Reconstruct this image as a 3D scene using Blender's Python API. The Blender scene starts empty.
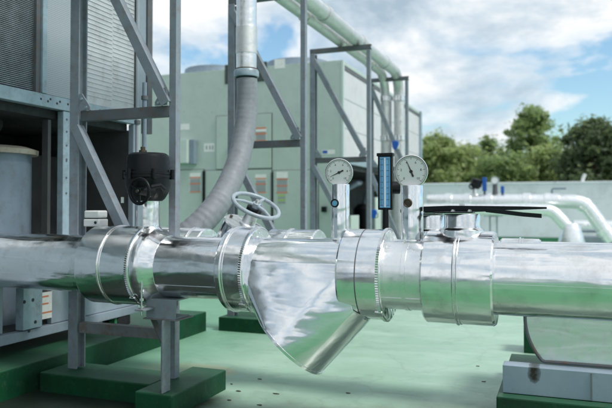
import bpy, bmesh, math, random
import numpy as np
from mathutils import Vector, Matrix, Euler
random.seed(7); np.random.seed(7)
R = math.radians
scene = bpy.context.scene
COL = scene.collection

# ------------------------------------------------------------------ camera
TH, PI_, K = R(21.05), R(1.3), 665.0
HZ = 207.0
CAMZ = 1.03
f0 = Vector((-math.sin(TH), math.cos(TH), 0)); rt = Vector((math.cos(TH), math.sin(TH), 0)); zz = Vector((0, 0, 1))
fw = f0*math.cos(PI_) + zz*math.sin(PI_)
up = zz*math.cos(PI_) - f0*math.sin(PI_)
CY = HZ - K*math.tan(PI_)
CAM = Vector((0, 0, CAMZ))
cd = bpy.data.cameras.new('camera'); cam = bpy.data.objects.new('camera', cd); COL.objects.link(cam)
cam.location = CAM
cam.rotation_euler = Matrix((rt, up, -fw)).transposed().to_euler()
cd.sensor_width = 36; cd.lens = 36*K/612; cd.shift_y = (CY-204)/612
cd.clip_end = 3000; cd.clip_start = 0.05
cd.dof.use_dof = True; cd.dof.focus_distance = 3.05; cd.dof.aperture_fstop = 2.6
scene.camera = cam

def ray(px, py): return fw + rt*((px-306)/K) + up*((CY-py)/K)
def atY(px, py, Y): d = ray(px, py); return CAM + d*((Y)/d.y)
def atX(px, py, X): d = ray(px, py); return CAM + d*((X)/d.x)
def atZ(px, py, Z): d = ray(px, py); return CAM + d*((Z-CAMZ)/d.z)

# ------------------------------------------------------------------ materials
def mat(name, build):
    m = bpy.data.materials.new(name); m.use_nodes = True
    nt = m.node_tree; b = nt.nodes['Principled BSDF']
    build(nt, b); return m
def nd(nt, t, **kw):
    n = nt.nodes.new(t)
    for k, v in kw.items():
        if k in n.inputs: n.inputs[k].default_value = v
        else: setattr(n, k, v)
    return n
def coords(nt, scale=(1, 1, 1), kind='Object'):
    tc = nd(nt, 'ShaderNodeTexCoord'); mp = nd(nt, 'ShaderNodeMapping'); mp.inputs['Scale'].default_value = scale
    nt.links.new(tc.outputs[kind], mp.inputs['Vector']); return mp.outputs['Vector']
def noise(nt, vec, scale, detail=4, rough=0.55, dist=0):
    n = nd(nt, 'ShaderNodeTexNoise'); n.inputs['Scale'].default_value = scale; n.inputs['Detail'].default_value = detail
    n.inputs['Roughness'].default_value = rough; n.inputs['Distortion'].default_value = dist
    nt.links.new(vec, n.inputs['Vector']); return n.outputs['Fac']
def ramp(nt, fac, stops):
    r = nd(nt, 'ShaderNodeValToRGB')
    while len(r.color_ramp.elements) < len(stops): r.color_ramp.elements.new(0.5)
    for e, (p, c) in zip(r.color_ramp.elements, stops):
        e.position = p; e.color = (c, c, c, 1) if isinstance(c, (int, float)) else (*c, 1)
    nt.links.new(fac, r.inputs['Fac']); return r.outputs['Color']
def mix(nt, fac, a, b, mode='MIX'):
    m = nd(nt, 'ShaderNodeMix', data_type='RGBA', blend_type=mode)
    for s, v in ((m.inputs[0], fac), (m.inputs[6], a), (m.inputs[7], b)):
        if isinstance(v, bpy.types.NodeSocket): nt.links.new(v, s)
        elif isinstance(v, (int, float)): s.default_value = v
        else: s.default_value = (*v, 1)
    return m.outputs[2]
def math_(nt, op, a, b=0.0, c=None):
    m = nd(nt, 'ShaderNodeMath', operation=op)
    for i, v in enumerate((a, b, c)):
        if v is None: continue
        if isinstance(v, bpy.types.NodeSocket): nt.links.new(v, m.inputs[i])
        else: m.inputs[i].default_value = v
    return m.outputs[0]
def bump(nt, b, h, strength, dist):
    n = nd(nt, 'ShaderNodeBump'); n.inputs['Strength'].default_value = strength; n.inputs['Distance'].default_value = dist
    nt.links.new(h, n.inputs['Height']); nt.links.new(n.outputs['Normal'], b.inputs['Normal']); return n

def clad(name, col=(.86, .87, .88), rough=.11, wav=1.0, dirt=.5, scale=(1, 1, 1), dents=.12):
    def f(nt, b):
        v = coords(nt, scale, 'Object')
        vp = coords(nt, (1.2, 5, 5))
        b.inputs['Metallic'].default_value = 1
        d = noise(nt, v, 7, 6, .65)
        fine = noise(nt, coords(nt, (60, 4, 4)), 6, 5, .7)
        c = mix(nt, ramp(nt, d, [(.52, 0), (.72, dirt)]), col, (.60, .60, .58))
        c = mix(nt, ramp(nt, fine, [(.56, 0), (.8, .35*dirt)]), c, (.55, .52, .48))
        nt.links.new(c, b.inputs['Base Color'])
        r0 = noise(nt, v, 14, 5, .7)
        rr = nd(nt, 'ShaderNodeMapRange'); rr.inputs['From Min'].default_value = .3; rr.inputs['From Max'].default_value = .75
        rr.inputs['To Min'].default_value = rough*.7; rr.inputs['To Max'].default_value = rough*2.1
        nt.links.new(r0, rr.inputs['Value']); nt.links.new(rr.outputs[0], b.inputs['Roughness'])
        h = noise(nt, vp, 2.2, 2, .5, .3)
        h2 = noise(nt, coords(nt, (1, 1, 1)), 38, 3, .6)
        dn = noise(nt, coords(nt, (1, 1.4, 1.4)), 9, 1, .4)
        dn = ramp(nt, dn, [(.62, 0), (.78, 1)])
        hs = math_(nt, 'ADD', h, math_(nt, 'ADD', math_(nt, 'MULTIPLY', h2, .02), math_(nt, 'MULTIPLY', dn, -dents)))
        bump(nt, b, hs, 1.0, .007*wav)
    return mat(name, f)
M = {}
M['clad'] = clad('aluminium cladding', wav=1.15, dirt=.75, rough=.15)
M['clad_flat'] = clad('aluminium cladding wavy sheet', wav=1.7, dirt=.85, rough=.16)
M['clad_cone'] = clad('brushed aluminium cladding', col=(.80, .82, .84), rough=.115, wav=.8, dirt=.45, dents=.05)
M['clad_dull'] = clad('dull aluminium cladding', rough=.28, wav=1.0, dirt=.6)
M['clad_far'] = clad('pale aluminium cladding', col=(.90, .92, .93), rough=.27, wav=.6, dirt=.15)
M['clad_over'] = clad('weathered aluminium cladding', col=(.72, .73, .73), rough=.42, wav=.5, dirt=.8)

def paint(name, col, rough=.45, var=.12, dirtcol=None, dirt=0., scale=4, bmp=.0, metal=0., spec=.5):
    def f(nt, b):
        v = coords(nt)
        n1 = noise(nt, v, scale, 5, .6)
        lo = tuple(x*(1-var) for x in col); hi = tuple(min(1, x*(1+var)) for x in col)
        c = mix(nt, ramp(nt, n1, [(.3, 0), (.7, 1)]), lo, hi)
        if dirt:
            n2 = noise(nt, v, scale*3.3, 7, .7)
            n3 = noise(nt, coords(nt, (9, 9, 1.2)), 3, 5, .65)
            k = math_(nt, 'MULTIPLY', ramp(nt, n2, [(.48, 0), (.64, dirt)]), ramp(nt, n3, [(.35, .25), (.65, 1)]))
            c = mix(nt, k, c, dirtcol)
        nt.links.new(c, b.inputs['Base Color'])
        rr = ramp(nt, noise(nt, v, scale*5, 4, .6), [(.3, rough*.8), (.7, min(1, rough*1.25))])
        nt.links.new(rr, b.inputs['Roughness'])
        b.inputs['Metallic'].default_value = metal; b.inputs['Specular IOR Level'].default_value = spec
        if bmp: bump(nt, b, noise(nt, v, 90, 4, .6), .35, bmp)
    return mat(name, f)
RUST = (.16, .075, .035)
M['steel'] = paint('grey painted steel', (.215, .255, .295), .42, .14, RUST, .45, 6, .0006)
M['steel_dark'] = paint('dark weathered steel', (.10, .115, .13), .5, .2, RUST, .7, 6, .0008)
M['steel_rust'] = paint('rusty beam steel', (.17, .18, .19), .5, .25, RUST, .95, 5, .0008)
M['galv'] = paint('galvanised rail', (.30, .40, .46), .42, .12, (.16, .15, .14), .55, 6, .0004, .15)
M['sage'] = paint('sage enamel', (.44, .53, .485), .42, .05, (.26, .31, .28), .22, 2)
M['sage_trim'] = paint('sage trim', (.50, .60, .56), .4, .05, (.26, .31, .28), .2, 2)
M['sage_side'] = paint('pale side panel enamel', (.60, .60, .62), .4, .05, (.38, .38, .36), .4, 2)
M['seam'] = paint('dark door gap', (.05, .065, .06), .7, .1)
M['bluegrey'] = paint('blue grey shaded enamel', (.27, .33, .385), .45, .07, (.16, .16, .15), .4, 3)  # near chiller's sage with its bluish shade mixed into the colour
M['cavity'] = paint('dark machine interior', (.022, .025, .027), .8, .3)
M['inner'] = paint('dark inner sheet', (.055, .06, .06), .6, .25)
M['coil'] = paint('condenser fins', (.24, .27, .29), .45, .25, scale=12, metal=.4)
M['tank'] = paint('grey tank enamel', (.20, .265, .33), .4, .08, (.14, .13, .11), .5, 4)
M['cream'] = paint('cream flange', (.38, .36, .29), .55, .12, RUST, .5)
M['black'] = paint('black enamel', (.006, .008, .010), .4, .25, scale=10, spec=.22)
M['black_matt'] = paint('black rubber', (.013, .013, .013), .75, .2)
M['white'] = paint('white plastic', (.74, .75, .74), .4, .03, (.45, .42, .36), .4)
M['paper'] = paint('white sticker', (.78, .79, .77), .6, .05, (.5, .48, .42), .4, 12)
M['dial'] = paint('white dial', (.95, .93, .95), .5, .01)
M['ink'] = paint('black ink', (.02, .02, .025), .6, .05)
M['greyink'] = paint('grey print', (.30, .33, .34), .6, .1)
M['orange'] = paint('orange red print', (.62, .20, .10), .55, .1)
M['lime'] = paint('lime print', (.36, .5, .16), .55, .1)
M['blue'] = paint('blue enamel', (.015, .10, .42), .35, .08)
M['blueface'] = paint('pale blue scale', (.16, .44, .70), .4, .05)
M['hose'] = paint('grey rubber hose', (.235, .26, .285), .55, .1, (.12, .12, .12), .5, 5, .001)
M['conduit'] = paint('grey conduit', (.33, .38, .42), .45, .08, scale=8)
M['chrome'] = clad('bright steel', col=(.8, .8, .8), rough=.2, wav=.15, dirt=.3)
M['wheel'] = paint('blue grey handwheel enamel', (.33, .40, .45), .36, .08, (.2, .16, .13), .5, 14)
M['bronze'] = paint('brown plug', (.09, .07, .05), .5, .2, metal=.6)
M['skirt'] = paint('green skirting', (.03, .17, .08), .5, .12)
M['bark'] = paint('bark', (.10, .075, .055), .9, .25)

def _glass(nt, b):
    nt.nodes.remove(b); out = nt.nodes['Material Output']
    t = nd(nt, 'ShaderNodeBsdfTransparent'); g = nd(nt, 'ShaderNodeBsdfGlossy'); g.inputs['Roughness'].default_value = .03
    fr = nd(nt, 'ShaderNodeFresnel'); fr.inputs['IOR'].default_value = 1.2
    m = nd(nt, 'ShaderNodeMixShader'); nt.links.new(fr.outputs[0], m.inputs[0]); nt.links.new(t.outputs[0], m.inputs[1]); nt.links.new(g.outputs[0], m.inputs[2])
    nt.links.new(m.outputs[0], out.inputs['Surface'])
M['glass'] = mat('gauge glass', _glass)

def _greenblock(nt, b):
    v = coords(nt)
    n1 = noise(nt, v, 5, 6, .65); n2 = noise(nt, v, 24, 6, .7); n3 = noise(nt, v, 2.0, 3, .6)
    c = mix(nt, ramp(nt, n1, [(.3, 0), (.7, 1)]), (.003, .040, .016), (.007, .072, .031))
    c = mix(nt, ramp(nt, n2, [(.55, 0), (.75, .55)]), c, (.055, .095, .06))
    c = mix(nt, ramp(nt, n3, [(.5, 0), (.75, .5)]), c, (.02, .03, .022)); b.inputs['Specular IOR Level'].default_value = .25
    nt.links.new(c, b.inputs['Base Color']); b.inputs['Roughness'].default_value = .5
    bump(nt, b, noise(nt, v, 45, 5, .65), .5, .003)
M['block'] = mat('dark green painted concrete', _greenblock)
def _topgreen(nt, b):
    v = coords(nt)
    n1 = noise(nt, v, 3, 6, .65); n2 = noise(nt, v, 20, 6, .7)
    c = mix(nt, ramp(nt, n1, [(.3, 0), (.7, 1)]), (.013, .075, .038), (.032, .112, .062))
    c = mix(nt, ramp(nt, n2, [(.5, 0), (.75, .6)]), c, (.085, .10, .08)); b.inputs['Specular IOR Level'].default_value = .3
    nt.links.new(c, b.inputs['Base Color']); b.inputs['Roughness'].default_value = .5
    bump(nt, b, noise(nt, v, 45, 5, .65), .5, .003)
M['blocktop'] = mat('lit green painted concrete', _topgreen)

def _floor(nt, b):
    v = coords(nt)
    n1 = noise(nt, v, .9, 5, .6); n2 = noise(nt, v, 9, 7, .7); n3 = noise(nt, coords(nt, (.7, 2.6, 1)), 2.2, 6, .62, .6)
    c = mix(nt, ramp(nt, n1, [(.3, 0), (.7, 1)]), (.265, .43, .325), (.35, .515, .405))
    c = mix(nt, ramp(nt, n3, [(.48, 0), (.68, .55)]), c, (.41, .565, .47))
    c = mix(nt, ramp(nt, n2, [(.56, 0), (.8, .55)]), c, (.14, .25, .18))
    # silt left by standing water along the near edge, with a ragged outline
    sep = nd(nt, 'ShaderNodeSeparateXYZ'); nt.links.new(v, sep.inputs[0])
    x, y = sep.outputs[0], sep.outputs[1]
    wob = math_(nt, 'MULTIPLY', math_(nt, 'SUBTRACT', noise(nt, v, 2.4, 6, .65), .5), 1.1)
    e = math_(nt, 'ADD', math_(nt, 'SUBTRACT', math_(nt, 'MULTIPLY_ADD', x, .39, 3.98), y), math_(nt, 'MULTIPLY', wob, .8))
    silt = math_(nt, 'MULTIPLY', ramp(nt, e, [(.0, 0), (.45, 1)]), ramp(nt, n2, [(.25, .35), (.7, 1)]))
    c = mix(nt, math_(nt, 'MULTIPLY', silt, .78), c, (.135, .155, .12))
    # near-black area between the plinths, fading at a ragged edge
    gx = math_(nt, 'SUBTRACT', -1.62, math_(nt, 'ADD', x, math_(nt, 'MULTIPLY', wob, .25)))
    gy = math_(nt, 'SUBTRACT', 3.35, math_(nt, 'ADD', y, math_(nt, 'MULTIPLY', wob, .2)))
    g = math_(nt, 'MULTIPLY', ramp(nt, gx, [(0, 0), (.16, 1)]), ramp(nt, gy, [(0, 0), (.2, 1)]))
    # worn yellowish repair patch behind the support block
    px = math_(nt, 'POWER', math_(nt, 'MULTIPLY', math_(nt, 'ADD', x, 2.22), 2.6), 2.0)
    py = math_(nt, 'POWER', math_(nt, 'MULTIPLY', math_(nt, 'SUBTRACT', y, 3.68), 4.6), 2.0)
    pr = math_(nt, 'ADD', math_(nt, 'ADD', px, py), math_(nt, 'MULTIPLY', wob, .7))
    c = mix(nt, ramp(nt, pr, [(.55, .9), (.8, 0)]), c, (.45, .48, .32))
    tide = noise(nt, v, 1.5, 5, .5, .4)
    c = mix(nt, ramp(nt, tide, [(.455, 0), (.487, .2), (.495, 0)]), c, (.15, .22, .165))
    scuff = noise(nt, coords(nt, (1.2, 9, 1)), 2.4, 6, .7, .8)
    c = mix(nt, ramp(nt, scuff, [(.60, 0), (.70, .45)]), c, (.16, .22, .17))
    # camera-side floor, mostly unseen, tinted greener for the pipe reflections
    refl = math_(nt, 'SUBTRACT', 2.85, math_(nt, 'ADD', y, wob))
    c = mix(nt, ramp(nt, refl, [(0, 0), (.7, .85)]), c, (.06, .25, .105))
    # stronger green in the strip beside the machine plinth
    s = math_(nt, 'SUBTRACT', -1.95, math_(nt, 'ADD', x, math_(nt, 'MULTIPLY', wob, .3)))
    c = mix(nt, ramp(nt, s, [(0, 0), (.5, .55)]), c, (.08, .30, .17))
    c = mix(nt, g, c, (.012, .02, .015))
    nt.links.new(c, b.inputs['Base Color'])
    nt.links.new(ramp(nt, noise(nt, v, 3, 5, .6), [(.3, .28), (.7, .6)]), b.inputs['Roughness'])
    bump(nt, b, noise(nt, v, 30, 6, .7), .35, .002)
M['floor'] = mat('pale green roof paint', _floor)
M['terrain'] = paint('grassy terrain', (.05, .08, .03), .9, .3, scale=.2)
M['wall'] = paint('pale grey wall render', (.70, .72, .77), .7, .06, (.40, .42, .42), .5, .8, .002)
def leafm(name, a, bcol):
    def f(nt, b):
        oi = nd(nt, 'ShaderNodeTexNoise'); oi.inputs['Scale'].default_value = .9; oi.inputs['Detail'].default_value = 6
        nt.links.new(coords(nt), oi.inputs['Vector'])
        c = mix(nt, ramp(nt, oi.outputs['Fac'], [(.35, 0), (.65, 1)]), a, bcol)
        nt.links.new(c, b.inputs['Base Color']); b.inputs['Roughness'].default_value = .55
        tr = nd(nt, 'ShaderNodeBsdfTranslucent'); nt.links.new(mix(nt, 1.0, c, (1.5, 1.5, 1.15), 'MULTIPLY'), tr.inputs['Color'])
        ms = nd(nt, 'ShaderNodeMixShader'); ms.inputs[0].default_value = .6
        nt.links.new(b.outputs[0], ms.inputs[1]); nt.links.new(tr.outputs[0], ms.inputs[2])
        nt.links.new(ms.outputs[0], nt.nodes['Material Output'].inputs['Surface'])
    return mat(name, f)
M['leaf_light'] = leafm('light leaves', (.26, .33, .16), (.38, .46, .25))
M['leaf_mid'] = leafm('mid leaves', (.19, .27, .13), (.31, .40, .21))
M['leaf_dark'] = leafm('dark leaves', (.10, .145, .085), (.18, .235, .135))
def _mesh(nt, b):
    v = coords(nt)
    w = nd(nt, 'ShaderNodeTexWave', wave_type='BANDS', bands_direction='Z'); w.inputs['Scale'].default_value = 26; nt.links.new(v, w.inputs['Vector'])
    w2 = nd(nt, 'ShaderNodeTexWave', wave_type='BANDS', bands_direction='Y'); w2.inputs['Scale'].default_value = 26; nt.links.new(v, w2.inputs['Vector'])
    k = math_(nt, 'MULTIPLY', ramp(nt, w.outputs['Fac'], [(.35, 0), (.6, 1)]), ramp(nt, w2.outputs['Fac'], [(.25, 0), (.5, 1)]))
    nt.links.new(mix(nt, k, (.40, .45, .49), (.18, .22, .26)), b.inputs['Base Color']); b.inputs['Roughness'].default_value = .5
M['louvre'] = paint('pale louvre enamel', (.50, .53, .56), .45, .08, (.2, .2, .19), .45, 3)
M['mesh'] = mat('perforated guard sheet', _mesh)
def _stained(nt, b):
    v = coords(nt)
    n = noise(nt, v, 6, 6, .65); n2 = noise(nt, v, 30, 6, .7)
    c = mix(nt, ramp(nt, n, [(.3, 0), (.7, 1)]), (.28, .37, .46), (.36, .45, .53))
    c = mix(nt, ramp(nt, n2, [(.6, 0), (.78, .5)]), c, (.14, .12, .10))
    sep = nd(nt, 'ShaderNodeSeparateXYZ'); nt.links.new(v, sep.inputs[0])
    px = math_(nt, 'POWER', math_(nt, 'MULTIPLY', math_(nt, 'SUBTRACT', sep.outputs[0], -.13), 25), 2.0)
    py = math_(nt, 'POWER', math_(nt, 'MULTIPLY', math_(nt, 'SUBTRACT', sep.outputs[2], .235), 15), 2.0)
    pr = math_(nt, 'ADD', math_(nt, 'ADD', px, py), math_(nt, 'MULTIPLY', n2, .9))
    c = mix(nt, ramp(nt, pr, [(.5, 1), (1.0, .35)] + [(1.6 if False else .999, 0)]), c, (.03, .022, .016))
    nt.links.new(c, b.inputs['Base Color']); b.inputs['Roughness'].default_value = .42; b.inputs['Metallic'].default_value = .25
M['stained'] = mat('stained galvanised channel', _stained)

# ------------------------------------------------------------------ mesh helpers
class MB:
    def __init__(s): s.bm = bmesh.new()
    def quadgrid(s, rings, close_u=True, cap0=False, cap1=False):
        vs = [[s.bm.verts.new(p) for p in ring] for ring in rings]
        n = len(rings[0])
        for i in range(len(vs)-1):
            for j in range(n if close_u else n-1):
                a, b_ = vs[i][j], vs[i][(j+1) % n]; c, d = vs[i+1][(j+1) % n], vs[i+1][j]
                try: s.bm.faces.new((a, b_, c, d))
                except ValueError: pass
        if cap0: s.bm.faces.new(list(reversed(vs[0])))
        if cap1: s.bm.faces.new(vs[-1])
        return s
    def box(s, x0, x1, y0, y1, z0, z1):
        v = [s.bm.verts.new((x, y, z)) for x in (x0, x1) for y in (y0, y1) for z in (z0, z1)]
        for f in ((0, 1, 3, 2), (4, 6, 7, 5), (0, 4, 5, 1), (2, 3, 7, 6), (0, 2, 6, 4), (1, 5, 7, 3)):
            s.bm.faces.new([v[i] for i in f])
        return s
    def frame(s, a):
        a = Vector(a).normalized(); h = Vector((0, 0, 1)) if abs(a.z) < .95 else Vector((0, 1, 0))
        u = a.cross(h).normalized(); w = u.cross(a).normalized(); return a, u, w
    def bar(s, p0, p1, prof, side=None):
        """sweep a closed 2D profile [(u, w)] straight from p0 to p1"""
        p0, p1 = Vector(p0), Vector(p1); a = (p1-p0).normalized()
        if side is None: a, u, w = s.frame(a)
        else: u = Vector(side); u = (u - a*u.dot(a)).normalized(); w = u.cross(a).normalized()
        s.quadgrid([[p + u*q[0] + w*q[1] for q in prof] for p in (p0, p1)], True, True, True); return s
    def lathe(s, o, axis, prof, seg=64, crimp=None, arc=None):
        """prof: [(t along axis, radius)]; crimp: {index: depth} gear-like edges"""
        o = Vector(o); a, u, w = s.frame(axis); rings = []
        for i, (t, r) in enumerate(prof):
            ring = []
            for k in range(seg):
                q = 2*math.pi*k/seg; rr = r
                if crimp and i in crimp and k % 2: rr = r - crimp[i]
                ring.append(o + a*t + (u*math.cos(q) + w*math.sin(q))*max(rr, 1e-5))
            rings.append(ring)
        s.quadgrid(rings); return s
    def tube(s, path, rad, seg=20, cap=True):
        path = [Vector(p) for p in path]; n = len(path)
        if not hasattr(rad, '__len__'): rad = [rad]*n
        u = None; rings = []
        for i, p in enumerate(path):
            t = (path[min(i+1, n-1)] - path[max(i-1, 0)]).normalized()
            if u is None: _, u, _ = s.frame(t)
            u = (u - t*u.dot(t)).normalized(); w = t.cross(u)
            rings.append([p + (u*math.cos(2*math.pi*k/seg) + w*math.sin(2*math.pi*k/seg))*rad[i] for k in range(seg)])
        s.quadgrid(rings, True, cap, cap); return s
    def torus(s, c, nrm, R_, r, seg=64, ss=14):
        c = Vector(c); a, u, w = s.frame(nrm)
        rings = []
        for i in range(seg+1):
            q = 2*math.pi*i/seg; d = u*math.cos(q) + w*math.sin(q)
            rings.append([c + d*(R_ + r*math.cos(2*math.pi*k/ss)) + a*(r*math.sin(2*math.pi*k/ss)) for k in range(ss)])
        s.quadgrid(rings); bmesh.ops.remove_doubles(s.bm, verts=s.bm.verts, dist=1e-6); return s
    def build(s, name, m, parent=None, smooth=True, angle=32, bevel=0.):
        bmesh.ops.recalc_face_normals(s.bm, faces=s.bm.faces)
        me = bpy.data.meshes.new(name); s.bm.to_mesh(me); s.bm.free()
        o = bpy.data.objects.new(name, me); COL.objects.link(o)
        if parent is not None:
            off = parent['_o'] if '_o' in parent.keys() else None
            L = ROOT[parent.name]; me.transform(Matrix.Translation(-L)); o.parent = parent; ROOT[o.name] = L
        else: ROOT[o.name] = Vector((0, 0, 0))
        me.materials.append(m)
        if smooth:
            for p in me.polygons: p.use_smooth = True
            me.set_sharp_from_angle(angle=R(angle))
        if bevel:
            bv = o.modifiers.new('bevel', 'BEVEL'); bv.width = bevel; bv.segments = 2; bv.limit_method = 'ANGLE'; bv.angle_limit = R(40)
        return o
ROOT = {}
def thing(name, label, cat, loc, group=None):
    o = bpy.data.objects.new(name, None); COL.objects.link(o); o.location = loc; o.empty_display_size = .1
    ROOT[o.name] = Vector(loc); tag(o, label, cat, group); return o
def tag(o, label, cat, group=None):
    o['label'] = label; o['category'] = cat
    if group: o['group'] = group
    return o
def structure(o): o['kind'] = 'structure'; return o
def rect(w, h): return [(-w/2, -h/2), (w/2, -h/2), (w/2, h/2), (-w/2, h/2)]
def angle_iron(w, t): return [(0, 0), (w, 0), (w, t), (t, t), (t, w), (0, w)]
def channel(w, h, t): return [(-w/2, -h/2), (w/2, -h/2), (w/2, -h/2+t), (-w/2+t, -h/2+t), (-w/2+t, h/2-t), (w/2, h/2-t), (w/2, h/2), (-w/2, h/2)]
def ibeam(w, h, t): return [(-w/2, -h/2), (w/2, -h/2), (w/2, -h/2+t), (t/2, -h/2+t), (t/2, h/2-t), (w/2, h/2-t), (w/2, h/2), (-w/2, h/2), (-w/2, h/2-t), (-t/2, h/2-t), (-t/2, -h/2+t), (-w/2, -h/2+t)]
def text_into(parent, name, items, m):
    """items: (string, matrix, size) -> one mesh part of lettering"""
    bm = bmesh.new()
    for s, mx, size in items:
        cu = bpy.data.curves.new('t', 'FONT'); cu.body = s; cu.size = size; cu.align_x = 'CENTER'; cu.align_y = 'CENTER'; cu.resolution_u = 2
        to = bpy.data.objects.new('t', cu); COL.objects.link(to); bpy.context.view_layer.update()
        me = bpy.data.meshes.new_from_object(to.evaluated_get(bpy.context.evaluated_depsgraph_get()))
        me.transform(mx); bm.from_mesh(me); bpy.data.meshes.remove(me)
        bpy.data.objects.remove(to); bpy.data.curves.remove(cu)
    mb = MB(); mb.bm.free(); mb.bm = bm
    return mb.build(name, m, parent, smooth=False)

# ------------------------------------------------------------------ setting
fl = MB()
fl.box(-18, 26, -14, 21.0, -.3, 0)
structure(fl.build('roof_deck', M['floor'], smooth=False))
tr = MB(); tr.quadgrid([[(-1500, -1500, -3.6), (1500, -1500, -3.6)], [(-1500, 1500, -3.6), (1500, 1500, -3.6)]], False)
structure(tr.build('terrain', M['terrain'], smooth=False))
WALLY = 21.0
def wall(x0, x1, y0, y1, label, horiz):
    t = thing('parapet_wall', label, 'wall', ((x0+x1)/2, (y0+y1)/2, 0), 'parapet walls round the roof')
    MB().box(x0, x1, y0, y1, -.2, 1.72).build('render_face', M['wall'], t, smooth=False)
    MB().box(x0-.03, x1+.03, y0-.03, y1+.03, 1.72, 1.78).build('coping', M['wall'], t, smooth=False, bevel=.01)
    if horiz:
        for k in range(15): MB().box(x0+2.9*k+.4, x0+2.9*k+.415, y0-.0335, y0+.0, 1.718, 1.783).build('coping_joint', M['greyink'], t, smooth=False)
    if horiz: MB().box(x0, x1, y0-.035, y0-.002, 0.002, .125).build('skirting', M['skirt'], t, smooth=False)
    return t
wall(-18, 26, WALLY, WALLY+.2, 'long pale grey parapet wall with green skirting in front of the trees', True)
wall(-18, 26, -14.2, -14, 'pale grey parapet wall on the side of the roof facing the trees wall', False)
wall(26, 26.2, -14, WALLY, 'pale grey parapet wall closing the right end of the roof', False)
wall(-18.2, -18, -14, WALLY, 'pale grey parapet wall closing the roof behind the chillers', False)

def plinth(name, x0, x1, y0, y1, h, label, group=None):
    o = MB().box(x0, x1, y0, y1, -.02, h).build(name, M['block'], None, smooth=False, bevel=.008)
    o.data.materials.append(M['blocktop'])
    for p in o.data.polygons:
        if p.normal.z > .9: p.material_index = 1  # light and shade put into the colours: paler tops, darker sides
    return tag(o, label, 'plinth', group)
plinth('machine_plinth', -6.6, -2.77, -1.8, 4.89, .16, 'long dark green concrete plinth under the near chiller')
plinth('machine_plinth', -6.8, -2.75, 9.1, 15.3, .16, 'green concrete plinth under the far sage chiller')
plinth('support_plinth', -2.74, -2.012, 2.96, 3.24, .105, 'low green concrete strip under the left post of the nearest pipe frame', 'green plinths under the pipe frames')
plinth('support_plinth', -2.0, -1.78, 2.81, 3.37, .11, 'green concrete block under the bracket post in the foreground', 'green plinths under the pipe frames')
plinth('support_plinth', -2.68, -1.80, 4.93, 5.3, .115, 'green concrete block under the second pipe frame from the front', 'green plinths under the pipe frames')
plinth('support_plinth', -2.68, -1.80, 6.88, 7.25, .115, 'green concrete block under the third pipe frame from the front', 'green plinths under the pipe frames')
plinth('support_plinth', -2.68, -1.80, 8.72, 9.09, .115, 'green concrete block under the farthest pipe frame', 'green plinths under the pipe frames')
plinth('pump_plinth', -.30, 1.6, 3.30, 4.3, .128, 'green concrete plinth under the stained channel and clad drum')
plinth('support_plinth', -.26, .55, 4.95, 5.2, .22, 'taller green concrete block behind the clad drum')

# ------------------------------------------------------------------ pipe frames
FY = [3.10, 5.03, 6.99, 8.89]; XL, XR = -2.60, -1.955
FL = ['nearest grey steel pipe frame standing before the dark chiller opening', 'second grey steel pipe frame, behind the grey flexible hose',
      'third grey steel pipe frame, at the corner of the sage chiller', 'farthest grey steel pipe frame, where the overhead pipes turn down']
ZB = .113
for i, Y in enumerate(FY):
    XL = -2.60 if i < 3 else -2.46
    t = thing('support_gantry', FL[i], 'steel frame', ((XL+XR)/2, Y, ZB), 'steel pipe frames along the chillers')
    wl = .05 if i else .055
    MB().bar((XL, Y, ZB), (XL, Y, 2.75), ibeam(.062, .075, .009), (1, 0, 0)).build('post', M['steel'], t, bevel=.0015)
    MB().bar((XR, Y, ZB), (XR, Y, 2.75), channel(.042, .048, .007), (-1, 0, 0)).build('post', M['steel'], t, bevel=.0015)
    for zb, nm, m_ in ((2.725, 'top_beam', 'steel'), (1.55, 'cross_beam', 'steel'), (.345, 'cross_beam', 'steel_rust')):
        a = XL-.036 if zb > 2 else XL+.034
        bx = XR+.03 if zb > 2 else XR-.024
        if zb > 2: MB().bar((a, Y, 2.78), (bx, Y, 2.78), channel(.05, .05, .007), (0, 1, 0)).build(nm, M['steel_dark'], t, bevel=.0015)
        else: MB().bar((a, Y, zb), (bx, Y, zb), channel(.05, .058, .007), (0, 1, 0)).build(nm, M['steel_rust'] if zb < 1 else M['steel_dark'], t, bevel=.0015)
    for xg, zg, sg in ((XL+.035, 1.60, 1), (XR-.028, 1.60, -1), (XR-.028, .40, -1)):
        gp = MB(); gp.quadgrid([[Vector((xg, yy, zg-.02)), Vector((xg+sg*.075, yy, zg-.02)), Vector((xg+sg*.075, yy, zg)), Vector((xg+sg*.02, yy, zg+.075)), Vector((xg, yy, zg+.075))] for yy in (Y-.038, Y-.031)], True, True, True)
        gp.build('gusset', M['steel'], t)
        for a, b2 in ((.018, .045), (.05, -.005)):
            MB().lathe((xg+sg*a, Y-.0382, zg+b2), (0, -1, 0), [(0, .008), (.006, .008), (.006, 0)], 6).build('bolt', M['galv'], t, smooth=False)
    for z0, z1 in ((2.70, 1.60), (1.50, .42)):
        MB().bar((XL+.03, Y-.045, z0), (XR-.01, Y-.045, z1), angle_iron(.055, .006), (0, 1, 0)).build('brace', M['steel'], t, bevel=.001)

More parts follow.
